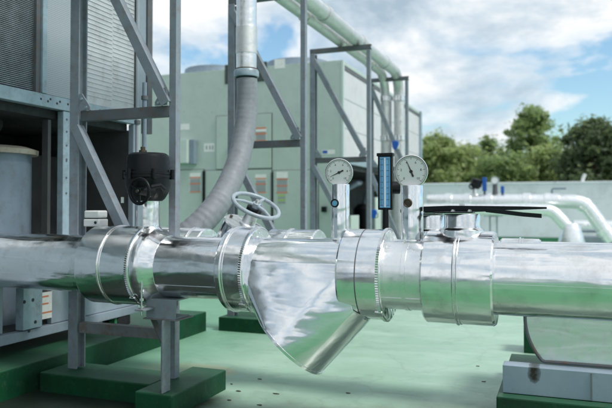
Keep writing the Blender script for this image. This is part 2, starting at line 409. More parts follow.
# ------------------------------------------------------------------ front pipe
PY, PZ, PR, SR = 2.93, .7265, .150, .203
def PX(px, Y=PY, z=PZ):  # world X of an image column on the pipe line
    d0 = -1e9
    lo = (px-306)/K
    dx = f0.x + rt.x*lo; dy = f0.y + rt.y*lo
    return Y*dx/dy
fp = thing('insulated_pipe', 'long shiny aluminium clad pipe across the foreground', 'pipe', (PX(306), PY, PZ))
def jacket(parent, name, x0, x1, r, y=PY, z=PZ, m='clad', seam=None, n=40, seg=96):
    prof = [(x1-x0)*k/n for k in range(n+1)]
    mb = MB().lathe((x0, y, z), (1, 0, 0), [(0, r-.012)] + [(q, r) for q in prof] + [(x1-x0, r-.012)], seg)
    if seam is not None:    # longitudinal lap seam
        q = R(seam); d = Vector((0, -math.cos(q), math.sin(q))); tn = Vector((0, math.sin(q), math.cos(q)))
        c = Vector((x0, y, z)) + d*(r+.0005)
        mb.bar(c, c + Vector((x1-x0, 0, 0)), rect(.003, .02), d)
    return mb.build(name, M[m], parent)
def sleeve(parent, x0, x1, r, rp, y=PY, z=PZ, bead=None, crimp_end=True, m='clad', both=False):
    L = x1-x0; p = [(0, rp-.004), (0.002, r-.006), (.010, r)]
    n = 14
    for k in range(1, n): p.append((.010 + (L-.020)*k/n, r))
    p += [(L-.010, r), (L-.002, r-.006), (L, rp-.004)]
    o = MB().lathe((x0, y, z), (1, 0, 0), p, 112).build('flange_jacket', M[m], parent, angle=28)
    if bead:
        for bx in bead:
            MB().torus((bx, y, z), (1, 0, 0), r+.0005, .0055, 96, 10).build('bead', M['chrome'], o)
            MB().torus((bx+.013, y, z), (1, 0, 0), r-.001, .0035, 96, 8).build('bead', M['chrome'], o)
    if crimp_end:
        MB().lathe((x1-.022, y, z), (1, 0, 0), [(0, r-.002), (.001, r+.006), (.014, r+.007), (.016, r-.002)], 240, {1: .0035, 2: .0045}).build('crimped_edge', M['chrome'], o, angle=60)
    return o
# left run, sleeves, strainer body, right run
jacket(fp, 'pipe_jacket', -4.6, PX(101), PR+.004, m='clad_flat', seam=-24)
s1 = sleeve(fp, PX(99), PX(152), SR, PR, bead=[PX(122)], m='clad')
MB().lathe((PX(152), PY, PZ), (1, 0, 0), [(0, SR-.006), (.02, SR-.004), (.05, SR-.012), (.075, PR+.02), (.11, PR+.006), (.112, PR-.01)], 96).build('reducer_cone', M['clad'], fp, angle=40)
jacket(fp, 'pipe_jacket', PX(168), PX(237), PR+.004, m='clad_flat', seam=-34)
s2 = sleeve(fp, PX(233), PX(261), SR, PR, bead=[PX(239)])
jacket(fp, 'strainer_jacket', PX(259), PX(264), PR+.002, m='clad_flat')
# strainer leg, hanging down to the left at about 45 degrees
c0 = Vector((PX(354), PY, PZ)); dl = Vector((-.68, -.12, -.735)).normalized()
LG = .437
lu = Vector((.735, 0, -.68)).normalized(); lw = dl.cross(lu).normalized(); lg = MB(); NN = 160   # sheet metal cover drawn tight round the pipe body and the leg
def lring(o, a, b_, ra): return [o + a*(ra*math.cos(2*math.pi*k/NN)) + b_*(ra*math.sin(2*math.pi*k/NN)) for k in range(NN)]
yv, zv = Vector((0, 1, 0)), Vector((0, 0, 1))
cend = c0 + dl*LG
for ring in (lring(Vector((PX(255), PY, PZ)), yv, zv, PR+.004), lring(Vector((PX(352), PY, PZ)), yv, zv, PR+.004), lring(cend, lu, lw, .204),
             [p for p in lring(c0 + dl*.10, lu, lw, .203) if (p - c0 - dl*.10).dot(lu) > .13]):
    for p in ring: lg.bm.verts.new(p)
bmesh.ops.convex_hull(lg.bm, input=lg.bm.verts)
lgo = lg.build('strainer_leg', M['clad_cone'], fp, angle=40)
MB().lathe(cend - dl*.012, dl, [(0, .203), (.001, .2075), (.013, .2075), (.0145, .203), (.0145, 0)], 128).build('end_cap', M['clad_flat'], lgo)
s3 = sleeve(fp, PX(348), PX(391), SR, PR, bead=None, m='clad')
MB().torus((PX(367), PY, PZ), (1, 0, 0), SR-.0005, .003, 96, 8).build('bead', M['steel_dark'], s3)
jacket(fp, 'pipe_jacket', PX(389), PX(429), PR+.002, m='clad_dull', seam=-38)
MB().lathe((PX(407), PY, PZ), (1, 0, 0), [(0, PR), (.002, PR+.005), (.02, PR+.005), (.022, PR)], 96).build('band', M['clad_dull'], fp)
s4 = sleeve(fp, PX(427), PX(496.5), SR-.003, PR, bead=[PX(459)], crimp_end=False)
jacket(fp, 'pipe_jacket', PX(495), 2.6, PR+.002, m='clad', seam=-6)
# latches with rivets along the sleeve joints
for s_, px in ((s1, 152), (s2, 258), (s3, 389)):
    q = R(-48); d = Vector((0, -math.cos(q), math.sin(q)))
    c = Vector((PX(px)-.016, PY, PZ)) + d*(SR+.006)
    MB().bar(c - Vector((.012, 0, 0)), c + Vector((.022, 0, 0)), rect(.012, .03), d).build('latch', M['chrome'], s_, bevel=.002)

# ------------------------------------------------------------------ rear pipe
RY, RZ, RPR, RSR = 3.56, .720, .135, .182
rp = thing('insulated_pipe', 'second aluminium clad pipe running close behind the foreground pipe', 'pipe', (PX(306, RY), RY, RZ))
jacket(rp, 'pipe_jacket', -4.6, 2.8, RPR, RY, RZ, m='clad_flat', n=90)
for a, b_, bd in ((150, 176, [163]), (181, 209, [196]), (272, 320, [292]), (420, 446, None), (500, 541, [520])):
    sleeve(rp, PX(a, RY), PX(b_, RY), RSR if a < 500 else .150, RPR, RY, RZ, bead=[PX(q, RY) for q in bd] if bd else None, crimp_end=False, m='clad_flat')

# ------------------------------------------------------------------ bracket post under the pipe
bp = thing('pipe_bracket', 'grey steel bracket post with saddle and u bolt holding the foreground pipe', 'pipe support', (-1.86, 2.93, .11))
bx, by = -1.865, 2.885
MB().bar((bx, by, .112), (bx, by, .47), [(-.026, 0), (.026, 0), (.026, .07), (.019, .07), (.019, .007), (-.026, .007)], (1, 0, 0)).build('post', M['steel'], bp, bevel=.0012)
MB().bar((bx-.085, 2.90, .523), (bx+.085, 2.90, .523), channel(.13, .098, .008), (0, 1, 0)).build('saddle', M['steel'], bp, bevel=.0015)
MB().box(bx-.10, bx+.10, 2.83, 2.985, .468, .4745).build('saddle_plate', M['steel_rust'], bp, bevel=.001)
MB().bar((bx-.04, by+.03, .34), (bx-.105, by+.03, .466), [(-.02, 0), (.02, 0), (.02, .006), (-.02, .006)], (0, 1, 0)).build('gusset', M['steel_dark'], bp)
pts = [(bx-.02, PY-.168, .5)] + [(bx-.02, PY-.168*math.cos(q), PZ+.168*math.sin(q)) for q in np.linspace(0, math.pi, 25)] + [(bx-.02, PY+.168, .5)]
MB().tube([Vector((bx-.06, p[1], p[2])) for p in pts], .0052, 10).build('u_bolt', M['chrome'], bp)
for k in (0, 1):
    MB().lathe((bx-.06, PY-.168, .535+.035*k), (0, 0, 1), [(0, .004), (0, .011), (.012, .011), (.012, .004)], 6).build('nut', M['chrome'], bp, smooth=False)
MB().box(bx-.085, bx-.035, PY-.19, PY-.1, .522, .531).build('clip', M['steel'], bp, bevel=.001)

# ------------------------------------------------------------------ motorised valve with black actuator
AX, AY = PX(148), PY
ac = thing('valve_actuator', 'black electric valve actuator with small handwheel on the left sleeve of the pipe', 'actuator', (AX, AY, PZ+SR))
zt = lambda y, t=3.42: CAMZ + (HZ-y)/K*t
MB().lathe((AX, AY, .88), (0, 0, 1), [(0, .085), (.03, .078), (.05, .062), (.10, .060), (.2, .060)], 48).build('neck_jacket', M['clad'], ac)
MB().box(AX-.035, AX+.035, AY-.05, AY+.05, 1.03, 1.075).build('mounting_bracket', M['steel_dark'], ac, bevel=.003)
zb0 = zt(201)
body = [(0, .0), (0, .072), (.012, .086), (.04, .103), (.08, .115), (.118, .118), (.12, .122), (.134, .122), (.134, 0)]
MB().lathe((AX, AY, zb0), (0, 0, 1), body, 56).build('gear_housing', M['black'], ac, bevel=.002)
cov = [(0, 0), (0, .121), (.012, .121), (.014, .114), (.085, .109), (.102, .104), (.112, .09), (.114, 0)]
cvo = MB().lathe((AX, AY, zb0+.136), (0, 0, 1), cov, 56).build('cover', M['black'], ac)
for k in range(6):
    q = 2*math.pi*k/6+.3
    MB().lathe((AX+.128*math.cos(q), AY+.128*math.sin(q), zb0+.112), (0, 0, 1), [(0, .002), (0, .011), (.05, .011), (.05, .002)], 10).build('bolt_lug', M['black'], ac)
hc = Vector((PX(140, AY-.15), AY-.155, zt(191, 3.25)))
hn = Vector((-.12, -1, 0)).normalized()
hw = MB().torus(hc, hn, .062, .0085, 56, 12)
hw.lathe(hc + hn*.012, -hn, [(0, 0), (0, .018), (.03, .02), (.10, .03)], 24)
for q in (0.5, 2.6, 4.7):
    u = Vector((math.cos(q)*hn.y*-1, 0, math.sin(q)))
    hw.bar(hc, hc + u*.06, rect(.012, .008))
hw.build('handwheel', M['black'], ac)
MB().lathe(hc + hn*.0135, hn, [(0, 0), (0, .009), (.006, .008), (.006, 0)], 16).build('hub_screw', M['bronze'], ac)
MB().tube([hc + Vector((.055, .02, .02)), hc + Vector((.085, .05, .03)), hc+Vector((.09, .08, .01))], .012, 10).build('cable_gland', M['black'], ac)
MB().lathe((AX-.012, AY-.03, zb0+.25), (0, 0, 1), [(0, .02), (.012, .02), (.014, .012), (.03, .012), (.03, 0)], 20).build('cable_gland', M['bronze'], ac)
MB().lathe((AX-.10, AY-.08, zb0-.01), (0, 0, 1), [(0, 0), (0, .008), (.03, .008), (.03, 0)], 12).build('drain_plug', M['white'], ac)

def conduit(px, Y, z0, z1, r, label, m='conduit'):
    x = PX(px, Y)
    t = thing('conduit', label, 'conduit', (x, Y, z0))
    MB().lathe((x, Y, z0), (0, 0, 1), [(0, 0), (0, r), (z1-z0, r), (z1-z0, 0)], 20).build('conduit_tube', M[m], t)
    for zc in (z0+.03, z1-.1):
        MB().lathe((x, Y, zc), (0, 0, 1), [(0, r), (0, r+.006), (.022, r+.006), (.022, r)], 20).build('clamp', M['steel_dark'], t)
    return t
conduit(137, 3.30, .86, 1.62, .012, 'thin grey conduit dropping behind the black actuator')
conduit(144, 3.24, 1.25, 1.75, .013, 'blue grey conduit entering the top of the black actuator', 'tank')

# white sensor box on the left pipe
sx, sy = PX(96, PY+.06), PY+.06
sb = thing('sensor_box', 'small white plastic sensor head on a stub on the left pipe', 'sensor', (sx, sy, PZ+PR))
zs = lambda y: CAMZ + (HZ-y)/K*3.62
MB().box(sx-.052, sx+.052, sy-.04, sy+.04, zs(226.5), zs(219)).build('base', M['white'], sb, bevel=.006)
MB().box(sx-.05, sx+.05, sy-.038, sy+.038, zs(218.2), zs(210.5)).build('lid', M['white'], sb, bevel=.008)
MB().box(sx-.046, sx+.046, sy-.034, sy+.034, zs(219.2), zs(218)).build('gasket', M['black_matt'], sb)
MB().lathe((sx+.022, sy, PZ+PR-.02), (0, 0, 1), [(0, .03), (.01, .03), (.02, .016), (.065, .016)], 20).build('stem', M['white'], sb)
MB().lathe((sx+.03, sy-.0405, zs(222.5)), (0, -1, 0), [(0, .008), (.004, .007), (.004, 0)], 14).build('screw', M['ink'], sb)

# ------------------------------------------------------------------ globe valve with handwheel on the rear pipe
gv = thing('globe_valve', 'slanted valve with blue grey handwheel rising behind the foreground pipe', 'valve', (PX(240, RY), RY, RZ))
ga = Vector((math.sin(R(29)), -.10, math.cos(R(29)))).normalized()
gcap = atY(247, 225.5, RY-.02)
MB().lathe(gcap - ga*.30, ga, [(0, .140), (.28, .140), (.292, .142), (.298, .137), (.30, .06), (.30, 0)], 72).build('bonnet_jacket', M['clad_flat'], gv, angle=28)
q = gcap + Vector((-.095, -.02, .005)) ; MB().lathe(gcap + ga*.0 + Vector((-.098, -.01, .055)), ga, [(0, .010), (.006, .009), (.007, 0)], 12).build('screw', M['bronze'], gv)
gs = gcap + ga*.0
MB().lathe(gs, ga, [(0, .052), (.012, .05), (.02, .042), (.088, .038), (.09, 0)], 40).build('stem_jacket', M['clad_dull'], gv)
MB().lathe(gs + ga*.088, ga, [(0, .03), (.0, .044), (.012, .047), (.03, .047), (.034, .03)], 40).build('collar', M['black'], gv)
MB().lathe(gs + ga*.12, ga, [(0, .02), (.05, .014), (.05, 0)], 20).build('spindle', M['chrome'], gv)
gw = gs + ga*.135
wn = Vector((math.sin(R(29)), -.20, math.cos(R(29)))).normalized()
_, wu, ww = MB().frame(wn)
w_ = MB().torus(gw, wn, .142, .0125, 72, 14)
for k in range(3):
    q = 2*math.pi*k/3 + .5
    d = wu*math.cos(q) + ww*math.sin(q)
    w_.tube([gw + d*.02 + wn*.004, gw + d*.08 + wn*.008, gw + d*.138], [.011, .0095, .009], 10)
w_.lathe(gw - wn*.014, wn, [(0, 0), (0, .026), (.03, .024), (.034, .0)], 24)
w_.build('handwheel', M['wheel'], gv)
MB().lathe(gw + wn*.018, wn, [(0, .012), (.012, .012), (.012, 0)], 6).build('nut', M['chrome'], gv, smooth=False)

# ------------------------------------------------------------------ gauges
def gauge(px, py, Y, rad, stubr, ang, label, plug, dial_marks=11, tilt=0.):
    c = atY(px, py, Y)
    n = Vector((math.sin(R(tilt)), -math.cos(R(tilt)), 0))
    g = thing('pressure_gauge', label, 'gauge', (c.x, Y, PZ+PR), 'round dial gauges on the foreground pipe')
    MB().lathe(c - n*.052, n, [(0, 0), (0, rad*.9), (.004, rad*.95), (.04, rad*.95), (.041, rad), (.056, rad), (.060, rad*.985), (.061, rad*.95), (.057, rad*.915), (.052, rad*.90)], 72).build('case', M['chrome'], g)
    MB().lathe(c - n*.001, n, [(0, rad*.905), (.0008, rad*.9), (.0008, 0)], 64).build('dial', M['dial'], g)
    MB().lathe(c + n*.005, n, [(0, rad*.912), (.0015, rad*.91), (.0015, 0), (0, 0), (0, rad*.912)], 64).build('glass', M['glass'], g)
    side = Vector((-n.y, n.x, 0)) * 1.0   # to the viewer's right
    side = Vector((math.cos(R(tilt)), math.sin(R(tilt)), 0)); vz = Vector((0, 0, 1))
    tk = MB(); face = c + n*.0002
    for k in range(51):
        q = R(225 - 270*k/50); d = side*math.cos(q) + vz*math.sin(q); t_ = vz*math.cos(q) - side*math.sin(q)
        big = k % 5 == 0; r1, r0 = rad*.84, rad*(.72 if big else .78); hw_ = rad*(.011 if big else .005)
        tk.bm.faces.new([tk.bm.verts.new(face + n*.0009 + d*a + t_*b_) for a, b_ in ((r0, -hw_), (r1, -hw_), (r1, hw_), (r0, hw_))])
    N = 80; ring = []
    for rr in (rad*.845, rad*.855):
        ring.append([face + n*.0009 + (side*math.cos(R(225-270*k/N)) + vz*math.sin(R(225-270*k/N)))*rr for k in range(N+1)])
    tk.quadgrid(ring, False)
    tk.build('scale_marks', M['ink'], g, smooth=False)
    items = []
    base = Matrix((side, vz, n)).transposed().to_4x4()
    for k in range(0, 11, 2):
        q = R(225 - 27*k); d = side*math.cos(q) + vz*math.sin(q)
        items.append((str(k), Matrix.Translation(face + n*.001 + d*rad*.59) @ base, rad*.20))
    text_into(g, 'numerals', items, M['ink'])
    d = side*math.cos(R(ang)) + vz*math.sin(R(ang)); t_ = vz*math.cos(R(ang)) - side*math.sin(R(ang))
    pm = MB(); pc = c + n*.003
    pts_ = [(-.34, .045), (-.30, .06), (0, .04), (.72, .008), (.72, -.008), (0, -.04), (-.30, -.06), (-.34, -.045)]
    pm.quadgrid([[pc + d*(a*rad) + t_*(b_*rad) + n*h for a, b_ in pts_] for h in (0, .001)], True, True, True)
    pm.lathe(pc, n, [(0, rad*.10), (.002, rad*.09), (.002, 0)], 20)
    pm.build('pointer', M['ink'], g, smooth=False)
    z0 = PZ+PR-.03; z1 = c.z - rad*.82
    yb = Y + .022
    MB().lathe((c.x, yb, z0), (0, 0, 1), [(0, stubr*1.12), (.034, stubr*1.10), (.04, stubr), (z1-z0-.004, stubr), (z1-z0, stubr*.97), (z1-z0, stubr*.3)], 56).build('stub_jacket', M['clad'], g, angle=25)
    MB().lathe((c.x, yb, z1-.01), (0, 0, 1), [(0, stubr*.4), (.06, stubr*.4)], 20).build('stem', M['chrome'], g)
    pc = Vector((c.x - (.18*stubr if plug == 'bronze' else .32*stubr), yb - stubr*.96, zt(203, 2.98)))
    MB().lathe(pc + Vector((0, .006, 0)), (0, -1, 0), [(0, .02), (.009, .02), (.012, .016), (.010, .0135)], 28).build('plug_ring', M['black' if plug != 'bronze' else 'bronze'], g)
    MB().lathe(pc + Vector((0, .006, 0)), (0, -1, 0), [(0, .014), (.008, .0135), (.009, 0)], 24).build('plug', M['blueface' if plug != 'bronze' else 'bronze'], g)
    return g
gauge(339, 172.5, 2.95, .066, .043, 206, 'smaller round white dial gauge beside the sage chiller corner, pointer to lower left', 'blue', tilt=15)
gauge(411, 171.5, 2.915, .0745, .049, 112, 'larger round white dial gauge near the wall, pointer upright', 'bronze', tilt=10)

# thermometer on the rear pipe
ty = RY-.02; tc = atY(385.5, 182, ty)
th = thing('thermometer', 'upright black cased thermometer with pale blue scale between the two dial gauges', 'thermometer', (tc.x, ty, RZ+RPR))
hh = .152; ww_ = .040
MB().box(tc.x-ww_, tc.x+ww_, ty-.012, ty+.022, tc.z-hh, tc.z+hh).build('case', M['black'], th, bevel=.003)
MB().box(tc.x-ww_-.005, tc.x+ww_+.005, ty-.02, ty+.024, tc.z+hh-.012, tc.z+hh+.006).build('cap', M['black'], th, bevel=.003)
MB().box(tc.x-ww_*.72, tc.x+ww_*.72, ty-.0145, ty-.0125, tc.z-hh+.012, tc.z+hh-.016).build('scale_plate', M['blueface'], th)
tk = MB()
for k in range(41):
    z = tc.z - hh*.84 + hh*1.66*k/40
    for s in (-1, 1):
        L = .017 if k % 5 == 0 else .010
        xa, xb = tc.x + s*ww_*.66, tc.x + s*(ww_*.66 - L)
        tk.box(min(xa, xb), max(xa, xb), ty-.0152, ty-.0147, z-(.0012 if k % 5 == 0 else .0006), z+(.0012 if k % 5 == 0 else .0006))
tk.build('scale_marks', M['ink'], th, smooth=False)
MB().tube([(tc.x, ty-.017, tc.z-hh*.9), (tc.x, ty-.017, tc.z+hh*.86)], .0035, 10).build('glass_tube', M['white'], th)
MB().lathe((tc.x, ty, RZ+RPR-.02), (0, 0, 1), [(0, .035), (.05, .032), (.06, .018), (tc.z-hh-RZ-RPR+.03, .016)], 24).build('stem', M['black'], th)
MB().lathe((tc.x+.012, ty+.022, tc.z-.03), (1, .4, 0), [(0, .0), (0, .035), (.06, .035), (.06, 0)], 20).build('rear_boss', M['black'], th)

# ------------------------------------------------------------------ butterfly valves with black levers
def butterfly(px, Y, pz, rr, lab, lev, z_plate, ang=0., trig=True, L=.47):
    x = PX(px, Y)
    v = thing('butterfly_valve', lab, 'valve', (x, Y, pz+rr))
    MB().lathe((x, Y, pz+rr-.035), (0, 0, 1), [(0, .098), (.036, .094), (.040, .090), (.046, .079), (.055, .076), (z_plate-pz-rr+.030, .076), (z_plate-pz-rr+.035, .074), (z_plate-pz-rr+.035, .02)], 56).build('neck_jacket', M['clad'], v, angle=28)
    d = Vector((math.cos(R(ang)), math.sin(R(ang)), 0)); s = Vector((-d.y, d.x, 0))
    c = Vector((x, Y, z_plate+.004))
    pl = MB()                                       # notched quadrant plate
    outl = []
    for k in range(-9, 10):
        q = R(180 + k*8.5 + ang); rr_ = .118 if k % 2 else .128
        outl.append(c + Vector((math.cos(q), math.sin(q), 0))*rr_)
    outl += [c + d*.05 - s*.05, c + d*.05 + s*.05]
    pl.quadgrid([[p + Vector((0, 0, h)) for p in outl] for h in (0, .006)], True, True, True)
    pl.build('notch_plate', M['black'], v, smooth=False)
    lv = MB()
    path = [(-.165, 0), (-.05, .0), (.08, .001), (L*.7, .004), (L, .008)]
    lv.quadgrid([[c + d*a + Vector((0, 0, .010 + h)) + s*w + Vector((0, 0, zz_)) for w, zz_ in ((-wd, 0), (wd, 0), (wd, th_), (-wd, th_))] for (a, h), wd, th_ in zip(path, (.018, .026, .019, .016, .012), (.018, .022, .020, .015, .008))], True, True, True)
    lv.build('lever', M['black'], v, bevel=.002)
    if trig:
        tg = MB()
        tp = [(.10, .004), (.17, -.004), (.25, -.014), (.325, -.020)]
        tg.quadgrid([[c + d*a - s*.012 + s*w + Vector((0, 0, h + zz_)) for w, zz_ in ((-.009, 0), (.009, 0), (.009, .018), (-.009, .018))] for a, h in tp], True, True, True)
        tg.build('trigger', M['black'], v, bevel=.002)
    for a in (-.035, .035):
        MB().lathe(c + d*a + s*.03*(-1) + Vector((0, 0, .006)), (0, 0, 1), [(0, .009), (.009, .009), (.009, 0)], 6).build('bolt', M['chrome'], v, smooth=False)
    MB().lathe(c + Vector((0, 0, .02)), (0, 0, 1), [(0, .012), (.022, .012), (.022, 0)], 6).build('bolt', M['chrome'], v, smooth=False)
    return v
butterfly(462, PY, PZ, SR, 'butterfly valve with long black lever on the wide right sleeve of the foreground pipe', 1, CAMZ-.030, 1, True, .345)
butterfly(431, RY, RZ, RSR, 'rear butterfly valve with black lever, on the pipe behind', 1, CAMZ-.045, -4, False, .30)

# ------------------------------------------------------------------ clad drum and channel, bottom right
dc = Vector((.137, 3.47, .485)); DR = .312
dr = thing('clad_drum', 'big pale clad drum end resting on the stained channel under the pipes', 'pump casing', (dc.x, dc.y, .25))
prof = [(0, 0), (.0, DR-.03), (.0, DR-.008), (-.006, DR), (.016, DR+.004), (.02, DR), (.75, DR), (.75, 0)]
mb = MB(); N = 96
def dring(y, r):
    out = []
    for k in range(N):
        q = 2*math.pi*k/N; z = dc.z + r*math.sin(q); out.append(Vector((dc.x + r*math.cos(q), y, max(z, .272 + (DR-r)*.25 if r > .05 else z))))
    return out
mb.quadgrid([dring(dc.y, .001)] + [dring(dc.y, DR*k/8) for k in range(1, 8)] + [dring(dc.y, DR-.012), dring(dc.y, DR-.002), dring(dc.y+.7, DR-.002), dring(dc.y+.7, .001)])
mb.build('casing', M['clad_dull'], dr, angle=25)
rim = []
for k in range(N+1):
    q = 2*math.pi*k/N; rim.append(Vector((dc.x + DR*math.cos(q), dc.y-.003, max(dc.z + DR*math.sin(q), .275))))
MB().tube(rim, .008, 8, False).build('rim', M['steel_dark'], dr)
ch = MB().bar((-.275, 3.42, .197), (2.0, 3.42, .197), channel(.10, .132, .008), (0, 1, 0)).build('channel_base', M['stained'], None, bevel=.002)
tag(ch, 'blue grey galvanised channel with a black rust stain under the clad drum', 'channel beam')
MB().box(.118, .124, 3.364, 3.3695, .135, .26).build('joint', M['steel_rust'], ch)

# ------------------------------------------------------------------ overhead pipes
OXA, OXB, OZ = -2.10, -2.285, 2.875
def overhead(x, r, yend, zlow, label, m='clad_over'):
    t = thing('overhead_pipe', label, 'pipe', (x, yend, OZ), 'clad pipes on top of the steel frames')
    b = .30
    path = [(x, y, OZ) for y in np.linspace(-1, yend-b, 40)] + [(x, yend-b+b*math.sin(q), OZ-b+b*math.cos(q)) for q in np.linspace(.15, math.pi/2, 9)]
    MB().tube(path, r, 24).build('pipe_jacket', M[m], t)
    for y in (1.2, 2.9, 4.7, 5.9, 7.1, 8.2):
        MB().lathe((x, y, OZ), (0, 1, 0), [(0, r), (.002, r+.012), (.10, r+.012), (.102, r)], 28).build('band', M[m], t)
    MB().lathe((x, yend, zlow), (0, 0, 1), [(0, 0), (0, r*.98), (OZ-b-zlow, r*.98)], 24).build('drop_pipe', M[m], t)
    for z in (2.5, 1.95): MB().lathe((x, yend, z), (0, 0, 1), [(0, r), (.002, r+.01), (.07, r+.01), (.072, r)], 24).build('band', M['chrome'], t)
    return t
overhead(OXA, .072, 9.05, .5, 'right hand overhead clad pipe bending down at the farthest frame')
overhead(OXB, .062, 9.0, .5, 'left hand overhead clad pipe bending down at the farthest frame')
# small blue handled valves on the drops
for x, y, z, lb in ((OXA, 8.97, 1.88, 'blue handled ball valve high on the right hand drop pipe'), (-2.36, 8.80, .95, 'blue handled ball valve low behind the thermometer')):
    v = thing('ball_valve', lb, 'valve', (x, y, z), 'blue handled ball valves')
    MB().lathe((x, y-.15, z-.03), (0, 1, 0), [(0, .03), (.02, .045), (.1, .045), (.12, .03)], 18).build('body', M['chrome'], v)
    hb = MB(); hb.quadgrid([[Vector((x+a, y-.13-h, z+b_)) for a, b_ in ((-.045, .04), (.0, .05), (.042, .04), (.048, .0), (.025, -.065), (-.01, -.08), (-.04, -.04))] for h in (0, .03)], True, True, True)
    hb.build('handle', M['blue'], v, bevel=.008)

# ------------------------------------------------------------------ riser with flexible hose
RX, RYY = -2.11, 4.29
rs = thing('hose_riser', 'clad riser pipe ending in a thick grey flexible hose that curves down left', 'hose', (RX, RYY, .8))
MB().lathe((RX, RYY, 1.995), (0, 0, 1), [(0, .073), (OZ-1.995, .073)], 40).build('riser_jacket', M['clad_dull'], rs)
MB().lathe((RX, RYY, 2.13), (0, 0, 1), [(0, .073), (.001, .077), (.19, .077), (.192, .073)], 40).build('band', M['clad_over'], rs)
MB().lathe((RX, RYY, 1.962), (0, 0, 1), [(0, .078), (.002, .088), (.012, .090), (.04, .090), (.052, .083), (.056, .075)], 40).build('coupling', M['galv'], rs)
MB().lathe((RX, RYY, 1.998), (0, 0, 1), [(.008, .078), (.01, .081), (.024, .081), (.026, .078)], 40).build('clamp', M['bronze'], rs)
key = [(247, 79, 4.29), (247, 105, 4.29), (244.5, 132, 4.25), (238.5, 160, 4.16), (229, 184, 4.05), (216, 206, 3.93), (198, 226, 3.82), (176, 243, 3.74)]
kp = [atY(*k_) for k_ in key]
def catmull(P, n):
    out = []
    for i in range(len(P)-1):
        p0, p1, p2, p3 = P[max(i-1, 0)], P[i], P[i+1], P[min(i+2, len(P)-1)]
        for k in range(n):
            t = k/n
            out.append(.5*((2*p1) + (p2-p0)*t + (2*p0-5*p1+4*p2-p3)*t*t + (3*p1-p0-3*p2+p3)*t**3))
    return out + [P[-1]]
hp = catmull(kp, 26); nh = len(hp)
hr = []
for i in range(nh):
    s = i/nh; r = .074 + .014*s
    r += .0016*math.sin(i*1.0)*max(0, s-.55)*2 + .0003*math.sin(i*1.3)
    hr.append(r)
MB().tube(hp, hr, 36).build('flexible_hose', M['hose'], rs, angle=60)

# ------------------------------------------------------------------ near chiller
CX = -3.0
nc = thing('chiller', 'large blue grey chiller in shade on the left with finned coil and dark open base', 'chiller', (-4.2, 1.4, .16), 'air cooled chillers on the roof')
yx = lambda px: atX(px, 207, CX).y
Y0, Y1 = -1.4, yx(138)
def bx_(name, m, x0, x1, y0, y1, z0, z1, par=nc, bevel=.003): return MB().box(x0, x1, y0, y1, z0, z1).build(name, M[m], par, smooth=False, bevel=bevel)
bx_('roof_sheet', 'bluegrey', -6.2, CX-.04, Y0, Y1+.16, 3.14, 3.20)
bx_('back_panel', 'bluegrey', -6.25, -6.205, Y0, Y1, .30, 3.13)
bx_('end_panel', 'sage', -6.2, CX-.075, Y1-.04, Y1-.005, 1.74, 3.13)
bx_('end_panel', 'sage', -6.2, CX-.075, Y0+.005, Y0+.04, .32, 3.13)
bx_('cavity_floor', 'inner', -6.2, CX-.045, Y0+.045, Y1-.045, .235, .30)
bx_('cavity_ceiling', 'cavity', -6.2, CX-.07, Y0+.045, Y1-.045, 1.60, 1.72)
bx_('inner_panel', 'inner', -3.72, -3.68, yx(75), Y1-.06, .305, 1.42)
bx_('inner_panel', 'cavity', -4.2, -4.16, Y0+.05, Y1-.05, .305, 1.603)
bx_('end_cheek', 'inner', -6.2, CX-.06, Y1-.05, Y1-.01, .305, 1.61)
# lower edge rail with drain holes
bx_('frame_rail', 'galv', CX-.06, CX, Y0, Y1, 1.655, 1.735)
for px in (41, 48, 50.5, 57, 60, 68, 90, 100): 
    p = atX(px, 100, CX); MB().lathe((CX-.001, p.y, 1.70 + random.uniform(-.012, .02)), (1, 0, 0), [(0, .008), (.003, .007), (.003, 0)], 10).build('bolt_head', M['ink'], nc)
# upper coil with real fins
fn = MB(); z = 1.75
while z < 3.12:
    fn.box(CX-.075, CX-.035, Y0+.02, yx(38.5), z, z+.0055); z += .0115
fn.build('condenser_coil', M['coil'], nc, smooth=False)
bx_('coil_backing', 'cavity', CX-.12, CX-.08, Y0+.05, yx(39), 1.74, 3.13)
bx_('corner_trim', 'galv', CX-.05, CX+.004, yx(41), yx(45.5), 1.738, 3.13)
bx_('corner_trim', 'steel_dark', CX-.05, CX-.012, yx(36.5), yx(40.8), 1.738, 3.13)
bx_('guard_panel', 'mesh', CX-.03, CX-.008, yx(46), yx(86), 1.738, 3.13, bevel=.002)
pn = MB().box(CX-.03, CX-.010, yx(86.3), yx(134.5), 1.738, 3.13)
z = 1.80; k = 0
while z < 3.1:
    pn.bar((CX-.0095, yx(86.6), z), (CX-.0095, yx(112), z), [(0, 0), (.004, -.006), (0, -.008)], (1, 0, 0))
    pn.bar((CX-.0095, yx(113), z+.012), (CX-.0095, yx(134), z+.012), [(0, 0), (.004, -.006), (0, -.008)], (1, 0, 0))
    z += .031
pn.build('louvre_panel', M['louvre'], nc, smooth=False)
bx_('louvre_panel_joint', 'seam', CX-.012, CX-.0085, yx(134.7), yx(136), 1.738, 3.13, bevel=0)
bx_('end_post', 'bluegrey', CX-.06, CX-.002, yx(139), yx(145.5), 1.738, 3.13)
bx_('end_strip', 'steel_dark', CX-.05, CX+.008, yx(146), yx(151), 1.60, 3.16)  # dark upright strip along the end corner
